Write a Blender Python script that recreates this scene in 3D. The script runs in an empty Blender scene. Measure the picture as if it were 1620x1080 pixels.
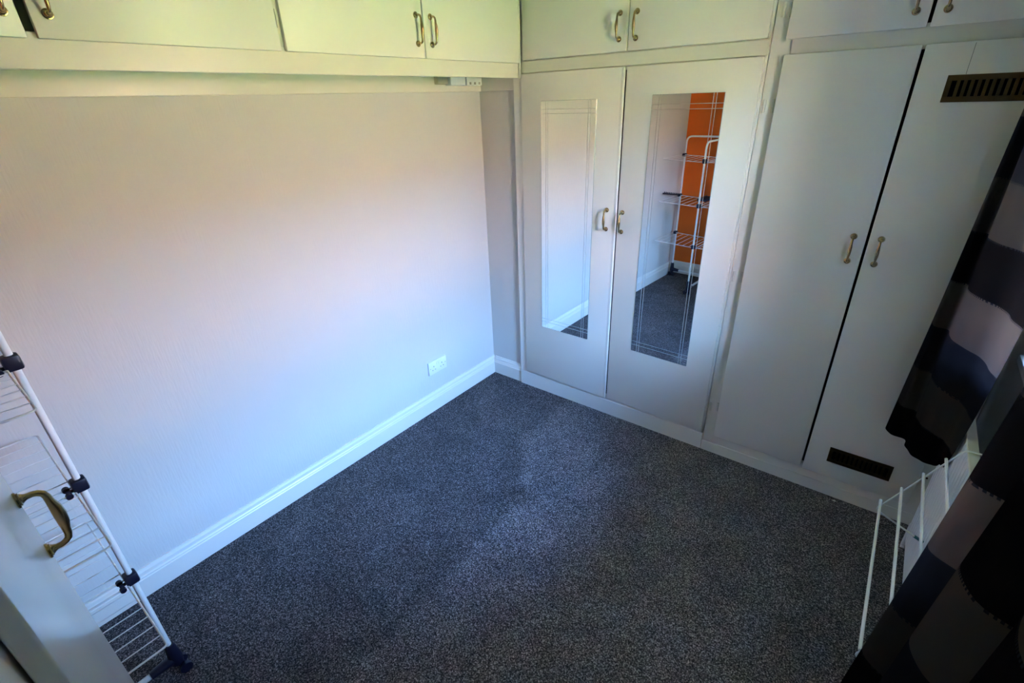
import bpy, bmesh, math, random
from mathutils import Vector, Matrix
random.seed(4)
S = bpy.context.scene
C = S.collection

# ------------------------------------------------------------------ camera
cam_d = bpy.data.cameras.new('camera'); cam = bpy.data.objects.new('camera', cam_d); C.objects.link(cam)
cam.location = (2.0052, -2.2930, 1.7250)
cam.rotation_euler = (1.112234, 0.0321896, 0.6597227)
cam_d.sensor_width = 36.0; cam_d.lens = 771.265 / 1620 * 36.0
cam_d.clip_start = 0.01; cam_d.clip_end = 300
S.camera = cam

# ------------------------------------------------------------------ view, sky, sun, window portal
S.view_settings.view_transform = 'Standard'; S.view_settings.look = 'None'
S.view_settings.gamma = 1.0; S.view_settings.use_curve_mapping = False
S.view_settings.exposure = 6.3
W = bpy.data.worlds.new('sky'); S.world = W; W.use_nodes = True
wn = W.node_tree.nodes; wl = W.node_tree.links; wn.clear()
wo = wn.new('ShaderNodeOutputWorld'); wb = wn.new('ShaderNodeBackground')
wt = wn.new('ShaderNodeTexCoord'); ws = wn.new('ShaderNodeSeparateXYZ'); wr = wn.new('ShaderNodeValToRGB')
wl.new(wt.outputs['Generated'], ws.inputs[0]); wl.new(ws.outputs['Z'], wr.inputs[0])
wr.color_ramp.elements[0].position = 0.0; wr.color_ramp.elements[0].color = (0.95, 0.90, 0.85, 1)
wr.color_ramp.elements[1].position = 0.75; wr.color_ramp.elements[1].color = (0.12, 0.33, 1.0, 1)
e = wr.color_ramp.elements.new(0.20); e.color = (0.34, 0.58, 1.0, 1)
wl.new(wr.outputs[0], wb.inputs[0]); wl.new(wb.outputs[0], wo.inputs[0])
wb.inputs[1].default_value = 1.75

sd = bpy.data.lights.new('sun', 'SUN'); sun = bpy.data.objects.new('sun', sd); C.objects.link(sun)
sd.energy = 5.0; sd.angle = math.radians(0.6); sd.color = (1.0, 0.93, 0.82)
sun.rotation_euler = Vector((-0.62, -0.25, 0.9)).to_track_quat('Z', 'Y').to_euler()   # shines from behind the house

WX = 2.44                       # window wall plane
WY0, WY1, WZ0, WZ1 = -1.24, -0.30, 0.96, 2.12
pd = bpy.data.lights.new('window_portal', 'AREA'); portal = bpy.data.objects.new('window_portal', pd); C.objects.link(portal)
pd.shape = 'RECTANGLE'; pd.size = WY1 - WY0; pd.size_y = WZ1 - WZ0
portal.location = (WX + 0.27, (WY0 + WY1) / 2, (WZ0 + WZ1) / 2)
portal.rotation_euler = (math.pi / 2, 0, math.pi / 2)
pd.cycles.is_portal = True
S.cycles.max_bounces = 14; S.cycles.diffuse_bounces = 8; S.cycles.sample_clamp_indirect = 6.0

# ------------------------------------------------------------------ materials
def mat(name, col, rough=0.5, metal=0.0, spec=0.5, bump=None, vary=None, coat=0.0):
    m = bpy.data.materials.new(name); m.use_nodes = True
    n = m.node_tree.nodes; l = m.node_tree.links; b = n['Principled BSDF']
    b.inputs['Base Color'].default_value = (*col, 1); b.inputs['Roughness'].default_value = rough
    b.inputs['Metallic'].default_value = metal; b.inputs['Specular IOR Level'].default_value = spec
    b.inputs['Coat Weight'].default_value = coat
    tc = n.new('ShaderNodeTexCoord')
    if bump:                                   # (scale xyz, strength, distance)
        mp = n.new('ShaderNodeMapping'); mp.inputs['Scale'].default_value = bump[0]
        nz = n.new('ShaderNodeTexNoise'); nz.inputs['Scale'].default_value = 1.0; nz.inputs['Detail'].default_value = 3
        bp = n.new('ShaderNodeBump'); bp.inputs['Strength'].default_value = bump[1]; bp.inputs['Distance'].default_value = bump[2]
        l.new(tc.outputs['Object'], mp.inputs[0]); l.new(mp.outputs[0], nz.inputs['Vector'])
        l.new(nz.outputs['Fac'], bp.inputs['Height']); l.new(bp.outputs[0], b.inputs['Normal'])
    if vary:                                   # (scale, amount)
        nz = n.new('ShaderNodeTexNoise'); nz.inputs['Scale'].default_value = vary[0]; nz.inputs['Detail'].default_value = 4
        l.new(tc.outputs['Object'], nz.inputs['Vector'])
        mx = n.new('ShaderNodeMixRGB'); mx.blend_type = 'MIX'
        mx.inputs[1].default_value = (*[c * (1 - vary[1]) for c in col], 1); mx.inputs[2].default_value = (*[min(1, c * (1 + vary[1])) for c in col], 1)
        l.new(nz.outputs['Fac'], mx.inputs[0]); l.new(mx.outputs[0], b.inputs['Base Color'])
    return m

M = {}
M['paint'] = mat('white_gloss_paint', (0.80, 0.765, 0.70), 0.33, bump=((60, 60, 60), 0.05, 0.001), vary=(3, 0.02))
M['satin'] = mat('white_satin_door', (0.79, 0.75, 0.68), 0.38, bump=((25, 25, 6), 0.06, 0.001), vary=(2.5, 0.02))
M['trimw'] = mat('cream_trim_paint', (0.70, 0.67, 0.58), 0.36, bump=((30, 30, 30), 0.08, 0.001), vary=(5, 0.04))
M['gloss'] = mat('white_high_gloss', (0.74, 0.73, 0.71), 0.24, bump=((5, 5, 3), 0.02, 0.002), vary=(3, 0.02), coat=0.2)
M['wall'] = mat('white_textured_wallpaper', (0.62, 0.60, 0.57), 0.75, spec=0.3, bump=((150, 150, 20), 0.5, 0.0018), vary=(1.3, 0.02))
M['orange'] = mat('orange_wall_paint', (0.72, 0.135, 0.012), 0.7, spec=0.3, bump=((90, 90, 90), 0.2, 0.001))
M['ceil'] = mat('ceiling_paint', (0.58, 0.57, 0.54), 0.8, bump=((60, 60, 60), 0.2, 0.002))
M['brass'] = mat('antique_brass', (0.43, 0.31, 0.16), 0.26, 1.0, vary=(60, 0.25))
M['brassd'] = mat('dull_brass_plate', (0.11, 0.066, 0.026), 0.36, 1.0, vary=(25, 0.3))
M['navy'] = mat('navy_plastic', (0.005, 0.0045, 0.020), 0.45)
M['metalw'] = mat('white_coated_metal', (0.78, 0.78, 0.76), 0.3)
M['wire'] = mat('white_coated_wire', (0.74, 0.72, 0.70), 0.35)
M['dark'] = mat('cabinet_interior', (0.05, 0.045, 0.04), 0.9)
M['rad'] = mat('radiator_enamel', (0.80, 0.79, 0.78), 0.35)
M['radtop'] = mat('radiator_cream_grille', (0.80, 0.74, 0.62), 0.4)
M['sock'] = mat('white_plastic', (0.80, 0.80, 0.82), 0.3)
M['hole'] = mat('dark_slot', (0.003, 0.003, 0.003), 0.9, spec=0.0)
M['grey'] = mat('grey_plastic', (0.36, 0.33, 0.31), 0.5)
M['teal'] = mat('teal_rubber', (0.02, 0.16, 0.20), 0.5)
M['steel'] = mat('painted_steel_hinge', (0.70, 0.67, 0.60), 0.4, vary=(120, 0.12))
M['etch'] = mat('etched_glass_line', (0.62, 0.64, 0.62), 0.35, 0.6)
M['upvc'] = mat('white_upvc', (0.82, 0.83, 0.84), 0.3)
M['scrap'] = mat('pale_paper', (0.75, 0.73, 0.70), 0.8)
M['grass'] = mat('grass', (0.145, 0.180, 0.018), 0.9, bump=((20, 20, 20), 0.6, 0.03), vary=(0.8, 0.3))
M['brick'] = mat('far_red_brick', (0.56, 0.31, 0.20), 0.9, vary=(1.5, 0.2))
M['roof'] = mat('far_roof_tiles', (0.16, 0.10, 0.08), 0.9, vary=(2, 0.2))
M['hedge'] = mat('far_hedge', (0.06, 0.10, 0.02), 0.9, bump=((6, 6, 6), 1, 0.1), vary=(3, 0.4))

m = bpy.data.materials.new('mirror_glass'); m.use_nodes = True; b = m.node_tree.nodes['Principled BSDF']
b.inputs['Base Color'].default_value = (0.88, 0.92, 0.90, 1); b.inputs['Metallic'].default_value = 1; b.inputs['Roughness'].default_value = 0.0
M['mirror'] = m
M['medge'] = mat('mirror_edge', (0.25, 0.33, 0.31), 0.15, spec=0.8)

m = bpy.data.materials.new('window_glass'); m.use_nodes = True; n = m.node_tree.nodes; l = m.node_tree.links; n.clear()
o_ = n.new('ShaderNodeOutputMaterial'); t_ = n.new('ShaderNodeBsdfTransparent'); g_ = n.new('ShaderNodeBsdfGlossy'); x_ = n.new('ShaderNodeMixShader'); f_ = n.new('ShaderNodeFresnel')
g_.inputs['Roughness'].default_value = 0.0; t_.inputs[0].default_value = (0.95, 0.97, 0.96, 1); f_.inputs[0].default_value = 1.45
l.new(f_.outputs[0], x_.inputs[0]); l.new(t_.outputs[0], x_.inputs[1]); l.new(g_.outputs[0], x_.inputs[2]); l.new(x_.outputs[0], o_.inputs[0])
M['glass'] = m

# carpet: heathered dark grey-blue twist pile
m = bpy.data.materials.new('grey_twist_carpet'); m.use_nodes = True; n = m.node_tree.nodes; l = m.node_tree.links; b = n['Principled BSDF']
b.inputs['Roughness'].default_value = 0.95; b.inputs['Specular IOR Level'].default_value = 0.05
b.inputs['Sheen Weight'].default_value = 0.03; b.inputs['Sheen Roughness'].default_value = 0.6
tc = n.new('ShaderNodeTexCoord')
v1 = n.new('ShaderNodeTexNoise'); v1.inputs['Scale'].default_value = 195; v1.inputs['Detail'].default_value = 5; v1.inputs['Roughness'].default_value = 0.7
r1 = n.new('ShaderNodeValToRGB'); r1.color_ramp.elements[0].position = 0.38; r1.color_ramp.elements[0].color = (0.012, 0.011, 0.012, 1)
r1.color_ramp.elements[1].position = 0.68; r1.color_ramp.elements[1].color = (0.54, 0.475, 0.475, 1)
ee = r1.color_ramp.elements.new(0.52); ee.color = (0.098, 0.086, 0.089, 1)
l.new(tc.outputs['Object'], v1.inputs['Vector']); l.new(v1.outputs['Fac'], r1.inputs[0])
v2 = n.new('ShaderNodeTexNoise'); v2.inputs['Scale'].default_value = 5.5; v2.inputs['Detail'].default_value = 5; v2.inputs['Distortion'].default_value = 0.6
l.new(tc.outputs['Object'], v2.inputs['Vector'])
r2 = n.new('ShaderNodeMapRange'); r2.inputs[1].default_value = 0.3; r2.inputs[2].default_value = 0.7; r2.inputs[3].default_value = 0.78; r2.inputs[4].default_value = 1.22
l.new(v2.outputs['Fac'], r2.inputs[0])
# the pile colour steps from darker to lighter on the window side of the room
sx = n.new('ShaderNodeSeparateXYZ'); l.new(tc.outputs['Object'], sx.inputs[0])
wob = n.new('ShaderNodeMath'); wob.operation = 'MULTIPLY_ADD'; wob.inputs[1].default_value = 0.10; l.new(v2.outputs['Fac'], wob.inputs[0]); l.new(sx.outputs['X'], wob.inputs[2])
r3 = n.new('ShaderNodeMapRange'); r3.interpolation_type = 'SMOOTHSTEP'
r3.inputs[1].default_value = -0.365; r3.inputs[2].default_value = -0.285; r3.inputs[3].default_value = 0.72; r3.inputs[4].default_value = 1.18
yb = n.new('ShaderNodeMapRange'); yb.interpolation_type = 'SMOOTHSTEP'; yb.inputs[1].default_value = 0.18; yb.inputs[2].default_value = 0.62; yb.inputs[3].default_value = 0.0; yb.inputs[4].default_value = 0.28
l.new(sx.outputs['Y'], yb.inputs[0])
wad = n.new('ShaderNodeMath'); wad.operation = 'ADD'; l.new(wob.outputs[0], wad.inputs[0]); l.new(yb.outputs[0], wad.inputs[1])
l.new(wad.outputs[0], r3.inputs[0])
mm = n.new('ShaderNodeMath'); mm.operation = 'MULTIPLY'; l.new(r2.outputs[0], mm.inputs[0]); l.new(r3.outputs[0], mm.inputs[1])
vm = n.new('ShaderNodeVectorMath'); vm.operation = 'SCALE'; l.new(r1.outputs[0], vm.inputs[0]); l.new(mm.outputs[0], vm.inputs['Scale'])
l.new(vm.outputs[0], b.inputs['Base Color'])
bp = n.new('ShaderNodeBump'); bp.inputs['Strength'].default_value = 0.8; bp.inputs['Distance'].default_value = 0.004
l.new(v1.outputs['Fac'], bp.inputs['Height']); l.new(bp.outputs[0], b.inputs['Normal'])
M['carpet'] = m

# curtain: stitched horizontal bands, slightly see-through cloth
m = bpy.data.materials.new('banded_curtain_cloth'); m.use_nodes = True; n = m.node_tree.nodes; l = m.node_tree.links; n.clear()
out = n.new('ShaderNodeOutputMaterial'); g = n.new('ShaderNodeNewGeometry'); sp = n.new('ShaderNodeSeparateXYZ'); l.new(g.outputs['Position'], sp.inputs[0])
def mth(op, a, c2=None, c3=None):
    q = n.new('ShaderNodeMath'); q.operation = op
    for i, v in enumerate((a, c2, c3)):
        if v is None: continue
        if isinstance(v, (int, float)): q.inputs[i].default_value = v
        else: l.new(v, q.inputs[i])
    return q.outputs[0]
bz = mth('DIVIDE', mth('SUBTRACT', sp.outputs['Z'], 0.475), 0.166 * 4)
fr = mth('FRACT', bz)
cr = n.new('ShaderNodeValToRGB'); cr.color_ramp.interpolation = 'CONSTANT'
cr.color_ramp.elements[0].position = 0; cr.color_ramp.elements[0].color = (0.009, 0.0065, 0.0065, 1)
cr.color_ramp.elements[1].position = 0.25; cr.color_ramp.elements[1].color = (0.058, 0.043, 0.035, 1)
ee = cr.color_ramp.elements.new(0.5); ee.color = (0.021, 0.017, 0.019, 1)
ee = cr.color_ramp.elements.new(0.75); ee.color = (0.096, 0.069, 0.056, 1)
l.new(fr, cr.inputs[0])
f4 = mth('FRACT', mth('MULTIPLY', bz, 4))
seam = mth('GREATER_THAN', f4, 0.97)
lad = mth('GREATER_THAN', mth('FRACT', mth('MULTIPLY', mth('ADD', sp.outputs['X'], sp.outputs['Y']), 260)), 0.45)
sm = mth('MULTIPLY', seam, lad)
mx = n.new('ShaderNodeMixRGB'); l.new(sm, mx.inputs[0]); l.new(cr.outputs[0], mx.inputs[1]); mx.inputs[2].default_value = (0.02, 0.018, 0.022, 1)
df = n.new('ShaderNodeBsdfDiffuse'); l.new(mx.outputs[0], df.inputs['Color'])
tr = n.new('ShaderNodeBsdfTranslucent'); l.new(mx.outputs[0], tr.inputs[0])
ms = n.new('ShaderNodeMixShader'); ms.inputs[0].default_value = 0.30; l.new(df.outputs[0], ms.inputs[1]); l.new(tr.outputs[0], ms.inputs[2]); l.new(ms.outputs[0], out.inputs[0])
M['curtain'] = m

# ------------------------------------------------------------------ helpers
WORLD = {}                                   # unrotated world origin of every object, for parenting
def mesh_obj(name, bm, m, parent=None, origin=None, smooth=False):
    if origin is None:
        xs = [v.co for v in bm.verts]
        lo = Vector([min(v[i] for v in xs) for i in range(3)]); hi = Vector([max(v[i] for v in xs) for i in range(3)])
        origin = (lo + hi) / 2
    origin = Vector(origin)
    bmesh.ops.translate(bm, verts=bm.verts, vec=-origin)
    bmesh.ops.recalc_face_normals(bm, faces=bm.faces)
    me = bpy.data.meshes.new(name); bm.to_mesh(me); bm.free()
    for mm_ in (m if isinstance(m, (list, tuple)) else [m]): me.materials.append(mm_)
    if smooth:
        for p in me.polygons: p.use_smooth = True
        me.set_sharp_from_angle(angle=math.radians(42))
    o = bpy.data.objects.new(name, me); C.objects.link(o)
    WORLD[o] = origin
    if parent is not None:
        o.parent = parent; o.location = origin - WORLD[parent]
    else: o.location = origin
    return o

def root(name, loc, label, cat, group=None):
    o = bpy.data.objects.new(name, None); C.objects.link(o); o.location = loc; o.empty_display_size = 0.05
    WORLD[o] = Vector(loc); o['label'] = label; o['category'] = cat
    if group: o['group'] = group
    return o
def tag(o, label, cat, group=None):
    o['label'] = label; o['category'] = cat
    if group: o['group'] = group
    return o
def struct(o): o['kind'] = 'structure'; return o

def add_box(bm, x0, x1, y0, y1, z0, z1, bev=0.0, seg=1):
    r = bmesh.ops.create_cube(bm, size=1.0)
    vs = r['verts']
    for v in vs:
        v.co = Vector(((x0 + x1) / 2 + v.co.x * (x1 - x0), (y0 + y1) / 2 + v.co.y * (y1 - y0), (z0 + z1) / 2 + v.co.z * (z1 - z0)))
    if bev > 0:
        es = list({e for v in vs for e in v.link_edges})
        bmesh.ops.bevel(bm, geom=es, offset=bev, segments=seg, affect='EDGES', profile=0.5)
def box(name, b, m, parent=None, bev=0.0, seg=1):
    bm = bmesh.new(); add_box(bm, *b, bev, seg); return mesh_obj(name, bm, m, parent, smooth=bev > 0)
def boxes(name, bs, m, parent=None, bev=0.0):
    bm = bmesh.new()
    for b in bs: add_box(bm, *b, bev)
    return mesh_obj(name, bm, m, parent, smooth=bev > 0)

def add_tube(bm, pts, rad, seg=8, caps=True):
    """sweep a round section along pts; rad a number or one per point"""
    pts = [Vector(p) for p in pts]; n = len(pts)
    rads = rad if isinstance(rad, (list, tuple)) else [rad] * n
    t0 = (pts[1] - pts[0]).normalized()
    up = Vector((0, 0, 1)) if abs(t0.z) < 0.9 else Vector((1, 0, 0))
    nrm = t0.cross(up).normalized(); rings = []
    for i, p in enumerate(pts):
        a = pts[max(i - 1, 0)]; c = pts[min(i + 1, n - 1)]
        t = (c - a).normalized()
        nrm = (nrm - t * nrm.dot(t)).normalized(); bn = t.cross(nrm)
        rings.append([bm.verts.new(p + (nrm * math.cos(k * 2 * math.pi / seg) + bn * math.sin(k * 2 * math.pi / seg)) * rads[i]) for k in range(seg)])
    for i in range(n - 1):
        for k in range(seg):
            bm.faces.new((rings[i][k], rings[i][(k + 1) % seg], rings[i + 1][(k + 1) % seg], rings[i + 1][k]))
    if caps:
        bm.faces.new(rings[0][::-1]); bm.faces.new(rings[-1])
def tube(name, pts, rad, m, parent=None, seg=8):
    bm = bmesh.new(); add_tube(bm, pts, rad, seg); return mesh_obj(name, bm, m, parent, smooth=True)
def rounded(pts, r, k=5):
    """round the inner corners of a polyline"""
    pts = [Vector(p) for p in pts]; out = [pts[0]]
    for i in range(1, len(pts) - 1):
        a, b_, c = pts[i - 1], pts[i], pts[i + 1]
        rr = min(r, (a - b_).length / 2.01, (c - b_).length / 2.01)
        p0 = b_ + (a - b_).normalized() * rr; p1 = b_ + (c - b_).normalized() * rr
        for j in range(k + 1):
            t = j / k; out.append(p0 * (1 - t) ** 2 + b_ * 2 * t * (1 - t) + p1 * t * t)
    out.append(pts[-1]); return out

def pull_handle(p, nrm, parent, name='handle', L=0.096, s=1.0):
    """brass bow handle: trumpet rosettes, necks, bar that swells in the middle; p = centre on the door face, vertical"""
    p = Vector(p); nn = Vector(nrm); z = Vector((0, 0, 1)); bm = bmesh.new()
    prof = []
    h = L / 2
    path = [(-h, 0.000), (-h, 0.010), (-h, 0.017), (-h + 0.002, 0.022), (-h + 0.006, 0.0265), (-h + 0.013, 0.0285), (-h + 0.022, 0.029),
            (-0.014, 0.0305), (0, 0.031), (0.014, 0.0305), (h - 0.022, 0.029), (h - 0.013, 0.0285), (h - 0.006, 0.0265), (h - 0.002, 0.022), (h, 0.017), (h, 0.010), (h, 0.0)]
    rr = [0.0042, 0.0038, 0.0036, 0.0038, 0.0040, 0.0042, 0.0046, 0.0062, 0.0068, 0.0062, 0.0046, 0.0042, 0.0040, 0.0038, 0.0036, 0.0038, 0.0042]
    add_tube(bm, [p + z * a + nn * b_ for a, b_ in path], [r * s for r in rr], 12)
    for sg in (-h, h):                       # stepped rosettes
        c = p + z * sg
        add_tube(bm, [c + nn * t for t in (0.0, 0.0015, 0.003, 0.0034, 0.005, 0.0054, 0.008, 0.011)], [0.0115, 0.0118, 0.0110, 0.0092, 0.0094, 0.0080, 0.0058, 0.0043], 16)
    return mesh_obj(name, bm, M['brass'], parent, smooth=True)

def extrude_profile(bm, prof, axis, a0, a1):
    """prof: list of (u, z) closed outline, u measured along the free horizontal axis"""
    def P(u, z, a): return (u, a, z) if axis == 'y' else (a, u, z)
    r0 = [bm.verts.new(P(u, z, a0)) for u, z in prof]; r1 = [bm.verts.new(P(u, z, a1)) for u, z in prof]; k = len(prof)
    for i in range(k): bm.faces.new((r0[i], r0[(i + 1) % k], r1[(i + 1) % k], r1[i]))
    bm.faces.new(r0[::-1]); bm.faces.new(r1)

# ------------------------------------------------------------------ room shell
CE = 2.40; YB = -2.80; YR = 0.62
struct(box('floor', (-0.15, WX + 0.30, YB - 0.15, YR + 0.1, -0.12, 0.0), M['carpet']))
struct(box('ceiling', (-0.15, WX + 0.30, YB - 0.15, YR + 0.1, CE, CE + 0.12), M['ceil']))
struct(box('wall_left', (-0.15, 0.0, YB - 0.15, YR + 0.1, 0.0, CE), M['wall']))
struct(box('wall_front', (0.0, WX + 0.30, YB - 0.15, YB, 0.0, CE), M['orange']))
bm = bmesh.new(); add_box(bm, 0.0, 0.2560, 0.0, YR, 0.0, CE); add_box(bm, 0.2560, WX + 0.30, YR, YR + 0.1, 0.0, CE)
struct(mesh_obj('wall_back', bm, M['wall']))
bm = bmesh.new()
add_box(bm, WX, WX + 0.28, YB, WY0, 0, CE); add_box(bm, WX, WX + 0.28, WY1, YR, 0, CE)
add_box(bm, WX, WX + 0.28, WY0, WY1, 0, WZ0); add_box(bm, WX, WX + 0.28, WY0, WY1, WZ1, CE)
struct(mesh_obj('wall_right', bm, M['wall']))

sk = 0.127
def skirt_prof(s, base):   # moulded skirting section, s = direction into the room
    return [(base, 0.0), (base + s * 0.018, 0.0), (base + s * 0.018, 0.083), (base + s * 0.0155, 0.087), (base + s * 0.0155, 0.092),
            (base + s * 0.012, 0.098), (base + s * 0.011, 0.112), (base + s * 0.007, 0.121), (base + s * 0.006, sk), (base, sk)]
bm = bmesh.new(); extrude_profile(bm, skirt_prof(1, 0.0), 'y', YB, 0.0); struct(mesh_obj('baseboard_left', bm, M['paint']))
bm = bmesh.new(); extrude_profile(bm, skirt_prof(-1, 0.0), 'x', 0.018, 0.2565); struct(mesh_obj('baseboard_back', bm, M['paint']))
bm = bmesh.new(); extrude_profile(bm, skirt_prof(1, YB), 'x', 0.018, 1.10); struct(mesh_obj('baseboard_front', bm, M['paint']))
bm = bmesh.new(); extrude_profile(bm, skirt_prof(-1, WX), 'y', -2.33, -0.03); struct(mesh_obj('baseboard_right', bm, M['paint']))

# flat batten where the overhead cupboards meet the wall
struct(box('trim_1', (0.0, 0.020, YB, 0.0, 1.7753, 1.8680), M['trimw'], bev=0.002))
struct(box('trim_2', (0.020, 0.2565, -0.012, 0.0, 1.7753, 1.8680), M['trimw'], bev=0.002))

# ------------------------------------------------------------------ window
w = bpy.data.objects.new('window_1', None); C.objects.link(w); w.location = (WX + 0.2, (WY0 + WY1) / 2, WZ0); WORLD[w] = Vector(w.location); w['kind'] = 'structure'
fx0, fx1 = WX + 0.16, WX + 0.22
bm = bmesh.new()
add_box(bm, fx0, fx1, WY0, WY0 + 0.05, WZ0, WZ1, 0.004); add_box(bm, fx0, fx1, WY1 - 0.05, WY1, WZ0, WZ1, 0.004)
add_box(bm, fx0, fx1, WY0 + 0.05, WY1 - 0.05, WZ0, WZ0 + 0.05, 0.004); add_box(bm, fx0, fx1, WY0 + 0.05, WY1 - 0.05, WZ1 - 0.05, WZ1, 0.004)
mesh_obj('window_frame', bm, M['upvc'], w, smooth=True)
box('mullion', (fx0, fx1, -0.830, -0.790, WZ0 + 0.05, WZ1 - 0.05), M['upvc'], w, 0.004)
for a, c in ((WY0 + 0.05, -0.830), (-0.790, WY1 - 0.05)):
    box('pane', (WX + 0.185, WX + 0.189, a, c, WZ0 + 0.05, WZ1 - 0.05), M['glass'], w)
box('window_sill', (WX - 0.025, fx0, WY0 - 0.04, WY1 + 0.04, WZ0 - 0.025, WZ0 + 0.002), M['upvc'], w, 0.005, 2)

# ------------------------------------------------------------------ outdoors (seen only by the light that comes in)
struct(box('ground', (WX + 0.30, 60, -45, 45, -0.5, -0.42), M['grass']))
struct(box('garden_hedge', (13.5, 14.5, -30, 30, -0.42, 1.1), M['hedge']))
bm = bmesh.new(); add_box(bm, 20, 27, -26, 26, -0.42, 4.6)
struct(mesh_obj('far_house', bm, M['brick']))
bm = bmesh.new(); extrude_profile(bm, [(19.6, 4.6), (27.4, 4.6), (23.5, 7.0)], 'y', -26.3, 26.3)
struct(mesh_obj('far_roof', bm, M['roof']))

# ------------------------------------------------------------------ fitted wardrobes on the back wall
FY = -0.0223; DF = -0.0383          # face frame plane, door front plane
UB, LT, LB = 1.903, 1.8436, 0.1171  # upper door bottoms, lower door tops, lower door bottoms
HINGE = []
def hinge(x, y, z, parent, ax, ln=0.05):
    """butt hinge: knuckle barrel between two leaves"""
    bm = bmesh.new()
    if ax == 'y':                      # on a face that looks along -y
        add_box(bm, x - 0.007, x + 0.007, y - 0.0025, y, z - ln / 2, z + ln / 2, 0.0006)
        add_tube(bm, [(x, y - 0.003, z - ln / 2), (x, y - 0.003, z + ln / 2)], 0.0032, 8)
    else:
        add_box(bm, x, x + 0.0025, y - 0.007, y + 0.007, z - ln / 2, z + ln / 2, 0.0006)
        add_tube(bm, [(x + 0.003, y, z - ln / 2), (x + 0.003, y, z + ln / 2)], 0.0032, 8)
    return mesh_obj('hinge', bm, M['steel'], parent, smooth=True)

def mirror_panel(x0, x1, z0, z1, yf, parent):
    """frameless mirror with etched double border lines that run right across"""
    bm = bmesh.new(); t = 0.004
    add_box(bm, x0, x1, yf - t, yf, z0, z1, 0.0012)
    bm.faces.ensure_lookup_table(); bm.normal_update()
    for f in bm.faces:
        f.material_index = 0 if f.calc_center_median().y < yf - t + 0.0003 else 1
    w_ = 0.0022; e_ = 0.0003
    dx = [0.030, 0.043]; dz = [0.038, 0.058]
    def strip(a, b_, c, d):
        old = set(bm.faces); add_box(bm, a, b_, yf - t - e_, yf - t + 0.0001, c, d)
        for f in bm.faces:
            if f not in old: f.material_index = 2
    for q in dx:
        strip(x0 + q, x0 + q + w_, z0, z1); strip(x1 - q - w_, x1 - q, z0, z1)
    for q in dz:
        strip(x0, x1, z0 + q, z0 + q + w_); strip(x0, x1, z1 - q - w_, z1 - q)
    return mesh_obj('mirror', bm, [M['mirror'], M['medge'], M['etch']], parent)

def grille(x0, x1, z0, z1, yf, parent, nslot=12):
    """louvred brass ventilation plate: rim, upright bars and dark slots behind"""
    bm = bmesh.new(); t = 0.0035; mzr = 0.016; mx_ = 0.014
    add_box(bm, x0, x1, yf - t, yf, z1 - mzr, z1, 0.0008); add_box(bm, x0, x1, yf - t, yf, z0, z0 + mzr, 0.0008)
    add_box(bm, x0, x0 + mx_, yf - t, yf, z0 + mzr, z1 - mzr, 0.0008); add_box(bm, x1 - mx_, x1, yf - t, yf, z0 + mzr, z1 - mzr, 0.0008)
    pitch = (x1 - x0 - 2 * mx_) / nslot
    for i in range(1, nslot):
        c = x0 + mx_ + i * pitch; add_box(bm, c - pitch * 0.26, c + pitch * 0.26, yf - t, yf, z0 + mzr, z1 - mzr, 0.0008)
    old = set(bm.faces)
    add_box(bm, x0 + 0.006, x1 - 0.006, yf - 0.0008, yf - 0.0002, z0 + 0.006, z1 - 0.006)
    for f in bm.faces:
        if f not in old: f.material_index = 1
    return mesh_obj('ventilation_grille', bm, [M['brassd'], M['hole']], parent)

def door_leaf(x0, x1, z0, z1, parent, label=None, yf=DF, thick=0.016, m='satin'):
    o = box('door', (x0, x1, yf, yf + thick - 0.0008, z0, z1), M[m], parent, 0.0025, 2)
    if label: o['label'] = label
    return o

# unit with the two mirrored doors
wa = root('wardrobe', (0.86, 0.2, 0), 'tall white built-in wardrobe with two long mirrors on its doors, in the corner', 'wardrobe')
boxes('carcass', [(0.2565, 0.2745, FY + 0.018, 0.60, 0.0, CE), (0.2745, 1.470, 0.585, 0.60, 0.0, CE), (0.2745, 1.470, FY + 0.018, 0.585, 0.085, 0.10),
                  (0.2745, 1.470, FY + 0.018, 0.585, 1.862, 1.878)], M['dark'], wa)
box('stile', (0.2565, 0.330, FY, FY + 0.018, 0.0, CE), M['paint'], wa, 0.0015)
box('plinth', (0.330, 1.470, FY, FY + 0.018, 0.0, 0.128), M['paint'], wa, 0.0015)
box('stile', (1.430, 1.470, FY, FY + 0.018, 0.10, CE), M['paint'], wa, 0.0015)
box('rail', (0.330, 1.430, FY, FY + 0.018, 1.832, 1.915), M['trimw'], wa, 0.0015)
box('rail', (0.311, 1.470, FY - 0.009, FY, 1.8475, 1.899), M['trimw'], wa, 0.0015)
box('plinth_moulding', (0.2565, 1.470, FY - 0.004, FY, 0.0, 0.098), M['paint'], wa, 0.002)
d1 = door_leaf(0.3135, 0.8920, LB, LT, wa, 'narrower door with the left mirror'); 
d2 = door_leaf(0.8985, 1.4640, LB, LT, wa, 'door with the right mirror, etched border lines showing')
d3 = door_leaf(0.3300, 0.8925, UB, 2.375, wa, 'short upper door'); d4 = door_leaf(0.8990, 1.4620, UB, 2.375, wa, 'short upper door')
mirror_panel(0.441, 0.762, 0.471, 1.7195, DF, d1)
mr = mirror_panel(1.0310, 1.3415, 0.478, 1.729, DF, d2)
pull_handle((0.8420, DF, 1.169), (0, -1, 0), d1); pull_handle((0.9235, DF, 1.163), (0, -1, 0), d2)
pull_handle((0.8550, DF, 1.9975), (0, -1, 0), d3); pull_handle((0.9335, DF, 1.9955), (0, -1, 0), d4)
box('edge_strip', (0.8795, 0.8930, DF - 0.0012, DF + 0.014, LB, LT), M['paint'], d1, 0.003, 2)
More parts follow.
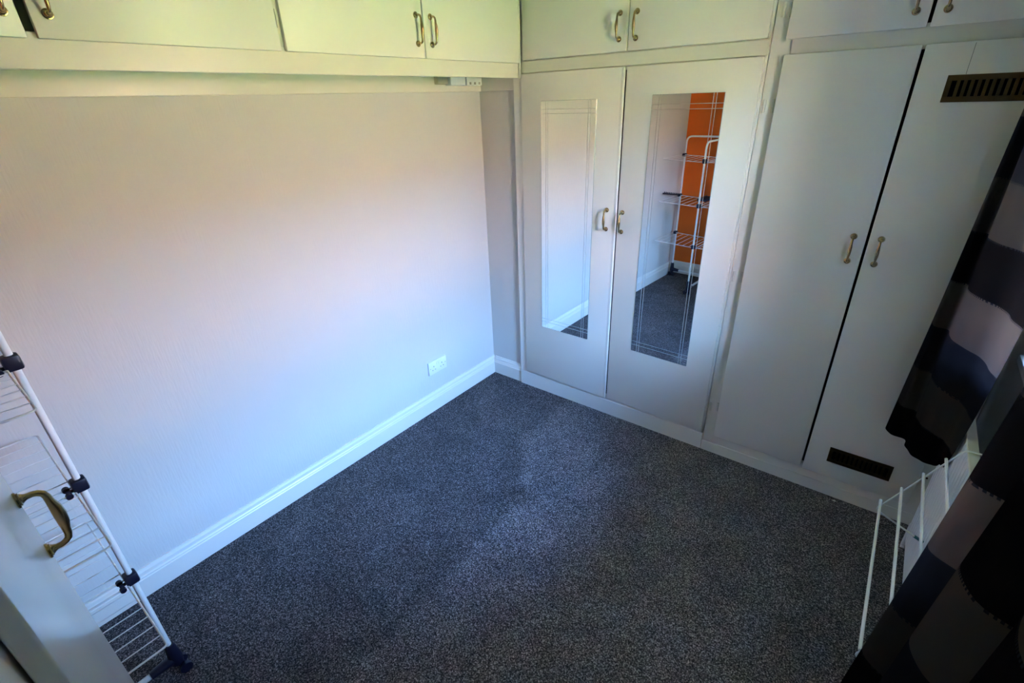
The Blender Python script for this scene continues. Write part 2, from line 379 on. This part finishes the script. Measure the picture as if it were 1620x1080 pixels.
box('edge_strip', (0.8800, 0.8935, DF - 0.0012, DF + 0.014, UB, 2.375), M['paint'], d3, 0.003, 2)
d1.rotation_euler[2] = math.radians(-0.6)
d2.rotation_euler[2] = math.radians(-1.3); mr.rotation_euler[2] = math.radians(-0.68); mr.location.y -= 0.0010

# unit with the plain doors and the vent grilles
wb_ = root('wardrobe', (1.94, 0.2, 0), 'tall white built-in wardrobe with plain doors and brass vent grilles, beside the curtain', 'wardrobe')
boxes('carcass', [(2.385, 2.400, FY + 0.018, 0.60, 0.0, CE), (1.472, 1.4972, FY + 0.018, 0.60, 0.0, CE), (1.4972, 2.385, 0.585, 0.60, 0.0, CE), (1.4972, 2.385, FY + 0.018, 0.585, 0.085, 0.10),
                  (1.4972, 2.385, FY + 0.018, 0.585, 1.862, 1.878)], M['dark'], wb_)
box('stile', (1.472, 1.543, FY + 0.007, FY + 0.018, 0.0, CE), M['paint'], wb_, 0.0015)
box('stile', (2.335, 2.435, FY, FY + 0.018, 0.0, CE), M['paint'], wb_, 0.0015)
box('plinth', (1.543, 2.335, FY, FY + 0.018, 0.0, 0.130), M['paint'], wb_, 0.0015)
box('plinth_moulding', (1.472, 2.435, FY - 0.004, FY, 0.0, 0.062), M['paint'], wb_, 0.002)
box('rail', (1.543, 2.335, FY, FY + 0.018, 1.832, 1.905), M['trimw'], wb_, 0.0015)
e1 = door_leaf(1.5284, 1.9325, LB, LT, wb_, 'plain tall door'); e2 = door_leaf(1.9420, 2.3470, LB - 0.006, LT, wb_, 'tall door with two brass vent grilles')
e3 = door_leaf(1.5250, 1.9270, 1.893, 2.375, wb_, 'short upper door'); e4 = door_leaf(1.9370, 2.3470, 1.893, 2.375, wb_, 'short upper door')
pull_handle((1.8925, DF, 1.170), (0, -1, 0), e1); pull_handle((1.9795, DF, 1.170), (0, -1, 0), e2)
pull_handle((1.8905, DF, 1.9865), (0, -1, 0), e3); pull_handle((1.9700, DF, 1.9845), (0, -1, 0), e4)
grille(2.0215, 2.255, 1.675, 1.753, DF, e2); grille(2.0253, 2.2595, 0.196, 0.274, DF, e2)
for z in (1.674, 0.977, 0.272): hinge(1.4845, FY + 0.007, z, wb_, 'y', 0.048)
hinge(1.4965, FY + 0.007, 1.988, wb_, 'y', 0.045)
for z in (1.674, 0.98, 0.282): hinge(1.5190, FY + 0.007, z, wb_, 'y', 0.048)
hinge(1.5185, FY + 0.007, 1.985, wb_, 'y', 0.045)
box('filler_seam', (2.0635, 2.0645, DF - 0.0003, DF, 1.754, LT - 0.004), M['hole'], e2)
# keyhole-like catch on the right stile
bm = bmesh.new(); add_tube(bm, [(2.372, FY - 0.004, 0.262), (2.372, FY, 0.262)], 0.004, 10); mesh_obj('catch', bm, M['brassd'], wb_)

# ------------------------------------------------------------------ overhead cupboards along the left wall
OX = 0.310; OF = 0.326
oc = root('overhead_cupboard', (0.15, -1.4, 1.827), 'long run of white overhead cupboards bridging the left wall above head height', 'cupboard')
boxes('carcass', [(0.001, OX - 0.018, YB + 0.01, -0.024, 1.8685, 1.884), (0.001, 0.012, YB + 0.01, -0.024, 1.884, CE), (0.012, OX - 0.018, -0.042, -0.024, 1.884, CE),
                  (0.012, OX - 0.018, -1.296, -1.281, 1.884, CE), (0.012, OX - 0.018, -2.510, -2.495, 1.884, CE)], M['trimw'], oc)
box('rail', (OX - 0.018, OX, YB + 0.01, -0.026, 1.8272, 1.905), M['trimw'], oc, 0.0015)
box('stile', (OX - 0.018, OX, -1.325, -1.270, 1.905, CE), M['trimw'], oc, 0.001)
box('stile', (OX - 0.018, OX, -0.075, -0.026, 1.905, CE), M['trimw'], oc, 0.001)
box('stile', (OX - 0.018, OX, -2.545, -2.485, 1.905, CE), M['trimw'], oc, 0.001)
for (a, c, hy) in ((-0.6870, -0.060, -0.6495), (-1.2960, -0.6925, -0.7268), (-1.9145, -1.3150, -1.8815), (-2.520, -1.9345, -1.9620)):
    dd = box('door', (OX + 0.0008, OF, a, c, 1.8905, 2.375), M['satin'], oc, 0.0025, 2)
    pull_handle((OF, hy, 1.9885), (1, 0, 0), dd)
hinge(OX, -1.3045, 1.980, oc, 'x', 0.05)
box('corner_strip', (OX, OX + 0.012, -0.054, -0.0400, 1.8275, 2.375), M['trimw'], oc, 0.003)

# small white electrical box tucked under the overhead cupboard
jb = root('junction_box', (0.045, -0.2, 1.80), 'small white electrical box with cable block under the overhead cupboards by the corner', 'electrical box')
box('cover', (0.020, 0.062, -0.285, -0.175, 1.804, 1.862), M['sock'], jb, 0.003)
box('cable_block', (0.020, 0.050, -0.362, -0.290, 1.809, 1.860), mat('dark_grey_block', (0.45, 0.42, 0.34), 0.5), jb, 0.003)
box('terminal_cover', (0.020, 0.066, -0.170, -0.050, 1.803, 1.864), M['sock'], jb, 0.003)
for i in range(3): box('screw_cap', (0.066, 0.068, -0.150 + i * 0.036, -0.138 + i * 0.036, 1.808, 1.819), M['grey'], jb)

# ------------------------------------------------------------------ double socket on the left wall
sy0, sz1 = -0.6115, 0.3327
so = root('power_socket', (0.0, sy0 + 0.0735, sz1 - 0.043), 'white double plug socket low on the left wall above the skirting', 'socket')
box('face_plate', (0.0, 0.012, sy0, sy0 + 0.147, sz1 - 0.086, sz1), M['sock'], so, 0.003, 2)
for k in (0, 1):
    cy = sy0 + 0.040 + k * 0.067; cz = sz1 - 0.050
    for (a, c, d, e_) in ((cy - 0.002, cy + 0.002, cz + 0.010, cz + 0.018), (cy - 0.014, cy - 0.008, cz - 0.010, cz - 0.006), (cy + 0.008, cy + 0.014, cz - 0.010, cz - 0.006)):
        box('pin_hole', (0.0115, 0.0125, a, c, d, e_), M['hole'], so)
    box('rocker_switch', (0.010, 0.0155, sy0 + 0.062 + k * 0.014, sy0 + 0.072 + k * 0.014, sz1 - 0.030, sz1 - 0.012), M['sock'], so, 0.001)
for k in (0.012, 0.135):
    bm = bmesh.new(); add_tube(bm, [(0.0115, sy0 + k, sz1 - 0.043), (0.0127, sy0 + k, sz1 - 0.043)], 0.003, 10); mesh_obj('screw', bm, M['grey'], so)

# ------------------------------------------------------------------ cupboard beside the camera, against the orange wall
NX, NY = 1.110, -2.3212
nc = root('tall_cupboard', (NX, NY, 0.0), 'white high-gloss cupboard door with a brass bow handle in the bottom left corner', 'cupboard')
cb = NY - 0.018
boxes('carcass', [(NX - 0.004, NX + 0.012, YB + 0.04, cb - 0.018, 0, 2.38), (2.262, 2.278, YB + 0.04, cb - 0.018, 0, 2.38), (NX + 0.012, 2.262, YB + 0.04, YB + 0.055, 0, 2.38),
                  (NX + 0.012, 2.262, YB + 0.055, cb - 0.018, 0.085, 0.10), (NX + 0.012, 2.262, YB + 0.055, cb - 0.018, 2.36, 2.38)], M['paint'], nc)
box('stile', (NX - 0.004, NX + 0.045, cb - 0.018, cb, 0, 2.38), M['paint'], nc, 0.001)
box('stile', (1.553, 1.800, cb - 0.018, cb, 0, 2.38), M['paint'], nc, 0.001)
box('stile', (2.235, 2.278, cb - 0.018, cb, 0, 2.38), M['paint'], nc, 0.001)
box('plinth', (NX + 0.045, 2.235, cb - 0.018, cb, 0, 0.10), M['paint'], nc, 0.001)
nd = box('door', (NX, 1.586, NY - 0.015, NY, 0.105, 2.30), M['gloss'], nc, 0.0025, 3)
nd['label'] = 'high-gloss white door leaf'
nd2 = box('door', (1.760, 2.262, NY - 0.015, NY, 0.105, 2.30), M['gloss'], nc, 0.0025, 3)
pull_handle((1.1562, NY, 1.2120), (0, 1, 0), nd, s=1.12)
nc.rotation_euler[2] = math.radians(-1.7)

# ------------------------------------------------------------------ tower clothes airer in the corner (left)
AX, AY0, AY1 = 0.437, -2.228, -2.66
ta = root('clothes_airer', (AX, (AY0 + AY1) / 2, 0), 'tall white three-tier wire clothes airer with navy clips against the left wall', 'clothes airer')
pr = 0.0082
tube('centre_frame', rounded([(AX, AY0, 0.10), (AX, AY0, 1.362), (AX, AY1, 1.362), (AX, AY1, 0.10)], 0.06, 6), pr, M['metalw'], ta, 12)
tube('side_frame', rounded([(0.062, AY1 - 0.02, 0.09), (0.062, AY1 - 0.02, 1.372), (0.405, AY1 - 0.02, 1.372), (0.405, AY1 - 0.02, 0.09)], 0.055, 6), pr, M['metalw'], ta, 12)
tube('side_frame', rounded([(0.470, AY1 - 0.02, 0.09), (0.470, AY1 - 0.02, 1.372), (0.800, AY1 - 0.02, 1.372), (0.800, AY1 - 0.02, 0.09)], 0.055, 6), pr, M['metalw'], ta, 12)
for x in (0.40, 0.475): box('frame_clip', (x - 0.016, x + 0.016, AY1 - 0.036, AY1 + 0.013, 1.340, 1.388), M['navy'], ta, 0.006, 2)
tiers = (1.210, 0.835, 0.465)
for z in tiers:
    for s in (-1, 1):
        xa, xb = AX + s * 0.018, (0.046 if s < 0 else 0.763)
        y0, y1 = -2.244, AY1 + 0.012
        bm = bmesh.new()
        add_tube(bm, rounded([(xa, y0, z - 0.012), (xb, y0, z), (xb, y1, z), (xa, y1, z - 0.012)], 0.012, 4), 0.0026, 8)
        add_tube(bm, [(xa, y0, z - 0.012), (xa, y1, z - 0.012)], 0.0026, 8)
        sh = mesh_obj('shelf', bm, M['wire'], ta, smooth=True)
        for k in range(1, 7):
            t = k / 6.6; x = xb + (xa - xb) * t; zz = z - 0.012 * t + 0.002
            tube('wire', [(x, y0, zz), (x, y1, zz)], 0.0016, M['wire'], sh, 6)
    for y in (AY0, AY1):
        cl = box('clip', (AX - 0.017, AX + 0.017, y - 0.018, y + 0.016, z - 0.020, z + 0.018), M['navy'], ta, 0.006, 2)
        bm = bmesh.new(); yy = -2.262 if y == AY0 else AY1 + 0.02
        sg = -1 if y == AY0 else 1
        for s in (-1, 1):
            c = Vector((AX + s * 0.017, y + sg * 0.030, z - 0.012))
            add_tube(bm, [c - Vector((s * 0.004, 0, 0)), c + Vector((s * 0.008, 0, 0))], 0.008, 10)
        add_tube(bm, [(AX, y, z - 0.010), (AX, y + sg * 0.034, z - 0.012)], 0.005, 8)
        mesh_obj('pivot_knob', bm, M['navy'], ta, smooth=True)
    for x in (0.062, 0.800): box('shelf_clip', (x - 0.013, x + 0.013, AY1 - 0.034, AY1 + 0.022, z - 0.016, z + 0.012), M['navy'], ta, 0.005, 2)
# notched hanger arms
bm = bmesh.new(); p0 = Vector((0.058, AY1 + 0.01, 0.835)); p1 = Vector((0.048, -2.32, 0.897)); add_tube(bm, [p0, p1], 0.006, 8)
for k in range(9):
    c = p0.lerp(p1, (k + 0.7) / 9.5); add_tube(bm, [c, c + Vector((0, 0.004, 0.016))], 0.0045, 6)
mesh_obj('hanger_arm', bm, M['navy'], ta, smooth=True)
bm = bmesh.new()
for k in range(7): add_box(bm, AX - 0.085 + 0.0, AX - 0.020, -2.60 + k * 0.028, -2.582 + k * 0.028, 0.842, 0.860, 0.002)
add_box(bm, AX - 0.090, AX - 0.082, -2.61, -2.40, 0.838, 0.864, 0.002); add_box(bm, AX - 0.024, AX - 0.012, -2.61, -2.40, 0.838, 0.864, 0.002)
mesh_obj('hanger_comb', bm, M['navy'], ta, smooth=True)
# base: floor tubes, brackets, castors
tube('base_bar', [(0.10, AY1 - 0.02, 0.062), (AX, AY1 - 0.02, 0.062), (0.76, AY1 - 0.02, 0.062)], 0.0098, M['metalw'], ta, 10)
tube('base_bar', [(AX, AY0 - 0.05, 0.062), (AX, AY1, 0.062)], 0.0098, M['metalw'], ta, 10)
for (x, y, dx, dy) in ((AX, AY0, 0, -1), (0.062, AY1 - 0.02, 1, 0), (0.800, AY1 - 0.02, -1, 0), (AX, AY1 - 0.02, 0, 0)):
    bm = bmesh.new()
    add_tube(bm, [(x, y, 0.135), (x, y, 0.120), (x, y, 0.060), (x, y, 0.040)], [0.0135, 0.016, 0.021, 0.018], 12)
    if dx or dy: add_tube(bm, [(x, y, 0.066), (x + dx * 0.075, y + dy * 0.075, 0.062)], [0.020, 0.0135], 10)
    ft = mesh_obj('foot_bracket', bm, M['navy'], ta, smooth=True)
    for s in (-1, 1):
        ox, oy = (s * 0.022, 0.03) if dy or not dx else (s * 0.022, 0.025)
        bm = bmesh.new(); c = Vector((x + ox, y + oy * 0.4, 0.019)); ax = Vector((0.006, 0, 0)); add_tube(bm, [c - ax, c + ax], 0.019, 18)
        mesh_obj('castor', bm, M['navy'], ft, smooth=True)
    bm = bmesh.new()
    add_tube(bm, [(x, y, 0.05), (x, y + 0.011, 0.019)], 0.010, 8); add_tube(bm, [(x - 0.026, y + 0.011, 0.019), (x + 0.026, y + 0.011, 0.019)], 0.005, 8)
    mesh_obj('castor_fork', bm, M['navy'], ft, smooth=True)

# ------------------------------------------------------------------ radiator under the window
RX0, RX1, RY0, RY1, RZ0, RZ1 = 2.350, 2.376, -1.62, -0.212, 0.09, 0.733
ra = root('radiator', ((RX0 + RX1) / 2, (RY0 + RY1) / 2, RZ0), 'white ribbed panel radiator under the window behind the curtains', 'radiator')
bm = bmesh.new(); pitch = 0.0333; nP = int((RY1 - RY0 - 0.03) / pitch); rows = []
for i in range(nP * 4 + 1):
    y = RY0 + 0.015 + i * pitch / 4; ph = i % 4; x = RX0 + (0.0, 0.0, 0.007, 0.007)[ph]
    rows.append((bm.verts.new((x, y, RZ0 + 0.03)), bm.verts.new((x, y, RZ1 - 0.03)), bm.verts.new((RX0 + 0.004, y, RZ0)), bm.verts.new((RX0 + 0.004, y, RZ1 - 0.006))))
for i in range(len(rows) - 1):
    a, c = rows[i], rows[i + 1]
    bm.faces.new((a[0], a[1], c[1], c[0])); bm.faces.new((a[2], a[0], c[0], c[2])); bm.faces.new((a[1], a[3], c[3], c[1]))
add_box(bm, RX0 + 0.009, RX0 + 0.016, RY0 + 0.005, RY1 - 0.005, RZ0, RZ1 - 0.008)
mesh_obj('front_panel', bm, M['rad'], ra)
box('end_panel', (RX0 + 0.003, RX1, RY1 - 0.010, RY1, RZ0, RZ1 - 0.002), M['rad'], ra, 0.002)
box('end_panel', (RX0 + 0.003, RX1, RY0, RY0 + 0.010, RZ0, RZ1 - 0.002), M['rad'], ra, 0.002)
box('top_cap', (RX0 - 0.001, RX1 + 0.001, RY0, RY1, RZ1 - 0.010, RZ1), M['radtop'], ra, 0.004, 2)
box('back_panel', (RX1 - 0.006, RX1, RY0 + 0.005, RY1 - 0.005, RZ0, RZ1 - 0.011), M['rad'], ra)
for y in (-0.45, -1.42): box('wall_bracket', (RX1, WX - 0.001, y, y + 0.03, 0.5, 0.56), M['rad'], ra)
tube('feed_pipe', rounded([(2.363, -0.20, 0.0), (2.363, -0.175, 0.0), (2.363, -0.175, 0.13), (2.363, -0.216, 0.13)], 0.02, 4)[1:], 0.0075, M['rad'], ra, 10)

# airer hooked over the radiator
rh = root('radiator_airer', (2.28, -0.8, 0.42), 'small white wire airer hooked over the radiator at the lower right', 'clothes airer')
for y in (-0.55, -1.168):
    tube('arm', rounded([(2.398, y, 0.690), (2.388, y, 0.739), (2.343, y, 0.7392), (2.199, y, 0.420), (2.212, y, 0.408), (2.326, y, 0.360)], 0.014, 5), 0.0030, M['metalw'], rh, 8)
    tube('rubber_tip', [(2.318, y, 0.3634), (2.344, y, 0.3526)], 0.0052, M['teal'], rh, 10)
for (x, z) in ((2.206, 0.446), (2.245, 0.521), (2.281, 0.601), (2.316, 0.678)):
    tube('bar', [(x - 0.004, -0.540, z + 0.006), (x - 0.004, -1.178, z + 0.006)], 0.0042, M['metalw'], rh, 10)

# ------------------------------------------------------------------ curtains and rail
def curtain(name, hem, top, label, flare=0.0, z0=0.510, z1=2.17, sub=7, nz=30):
    """plan curve at the hem and at the top, blended upwards; Catmull-Rom smoothed"""
    def smooth(pts):
        out = []; P = [Vector((*p, 0)) for p in pts]; P = [P[0] * 2 - P[1]] + P + [P[-1] * 2 - P[-2]]
        for i in range(1, len(P) - 2):
            for j in range(sub):
                t = j / sub; a, b_, c, d = P[i - 1:i + 3]
                out.append(0.5 * ((2 * b_) + (c - a) * t + (2 * a - 5 * b_ + 4 * c - d) * t * t + (3 * b_ - a - 3 * c + d) * t ** 3))
        out.append(P[-2]); return out
    A, B = smooth(hem), smooth(top); bm = bmesh.new(); grid = []
    for k in range(nz + 1):
        t = k / nz; z = z0 + (z1 - z0) * t; row = []
        for i, (a, b_) in enumerate(zip(A, B)):
            u = i / (len(A) - 1); p = a.lerp(b_, t ** (1 - flare * max(0.0, (u - 0.5) / 0.5))) if t > 0 else a.copy(); wv = 0.0015 * math.sin(i * 0.7 + t * 9) * (1 - t)
            row.append(bm.verts.new((p.x + wv, p.y + wv * 0.6, z)))
        grid.append(row)
    for k in range(nz):
        for i in range(len(A) - 1): bm.faces.new((grid[k][i], grid[k][i + 1], grid[k + 1][i + 1], grid[k + 1][i]))
    bmesh.ops.solidify(bm, geom=bm.faces[:], thickness=0.0016)
    o = mesh_obj(name, bm, M['curtain'], smooth=True); tag(o, label, 'curtain', None); return o

hemA = [(2.330, -0.060), (2.235, -0.085), (2.180, -0.135), (2.192, -0.185), (2.237, -0.195), (2.243, -0.245), (2.262, -0.290), (2.290, -0.312), (2.318, -0.318), (2.336, -0.312), (2.340, -0.290)]
topA = [(2.330, -0.060), (2.270, -0.075), (2.240, -0.120), (2.232, -0.170), (2.250, -0.195), (2.236, -0.250), (2.250, -0.330), (2.290, -0.410), (2.318, -0.490), (2.318, -0.570), (2.342, -0.650)]
curtain('curtain', hemA, topA, 'far curtain, brown and grey banded, hanging between the wardrobe and the window', flare=0.65)
hemB = [(2.338, -1.225), (2.305, -1.235), (2.262, -1.250), (2.190, -1.300), (2.170, -1.352), (2.232, -1.392), (2.262, -1.440), (2.212, -1.492), (2.152, -1.560), (2.168, -1.622), (2.250, -1.660), (2.232, -1.722), (2.150, -1.790),
        (2.140, -1.870), (2.215, -1.920), (2.235, -1.975), (2.180, -2.050), (2.170, -2.110), (2.230, -2.160), (2.270, -2.200)]
topB = [(2.370, -1.100), (2.352, -1.170), (2.330, -1.240), (2.285, -1.290), (2.275, -1.345), (2.310, -1.385), (2.330, -1.440), (2.295, -1.492), (2.260, -1.560), (2.265, -1.622), (2.300, -1.660), (2.285, -1.722), (2.225, -1.790),
        (2.222, -1.870), (2.280, -1.920), (2.290, -1.975), (2.240, -2.050), (2.235, -2.110), (2.285, -2.160), (2.300, -2.200)]
curtain('curtain', hemB, topB, 'near curtain, very dark with deep folds, filling the bottom right corner')
cr_ = root('curtain_rail', (2.30, -1.1, 2.19), 'white curtain rail above the window', 'rail')
tube('pole', [(2.30, -0.07, 2.19), (2.30, -2.25, 2.19)], 0.012, M['metalw'], cr_, 12)
for y in (-0.35, -1.1, -2.0): box('bracket', (2.30, WX, y - 0.01, y + 0.01, 2.198, 2.222), M['metalw'], cr_, 0.002)

# ------------------------------------------------------------------ specks on the carpet
def scrap(x, y, s, a, label):
    bm = bmesh.new()
    vs = [bm.verts.new((x + math.cos(a + k) * s * r, y + math.sin(a + k) * s * r * 0.6, 0.0035 + 0.003 * math.sin(k * 2))) for k, r in ((0, 1), (1.2, .7), (2.4, .9), (3.6, 1), (5, .6))]
    bm.faces.new(vs); bmesh.ops.solidify(bm, geom=bm.faces[:], thickness=0.001)
    return tag(mesh_obj('paper_scrap', bm, M['scrap']), label, 'scrap')
scrap(2.100, -0.052, 0.011, 0.3, 'tiny pale paper scrap on the carpet at the wardrobe plinth')
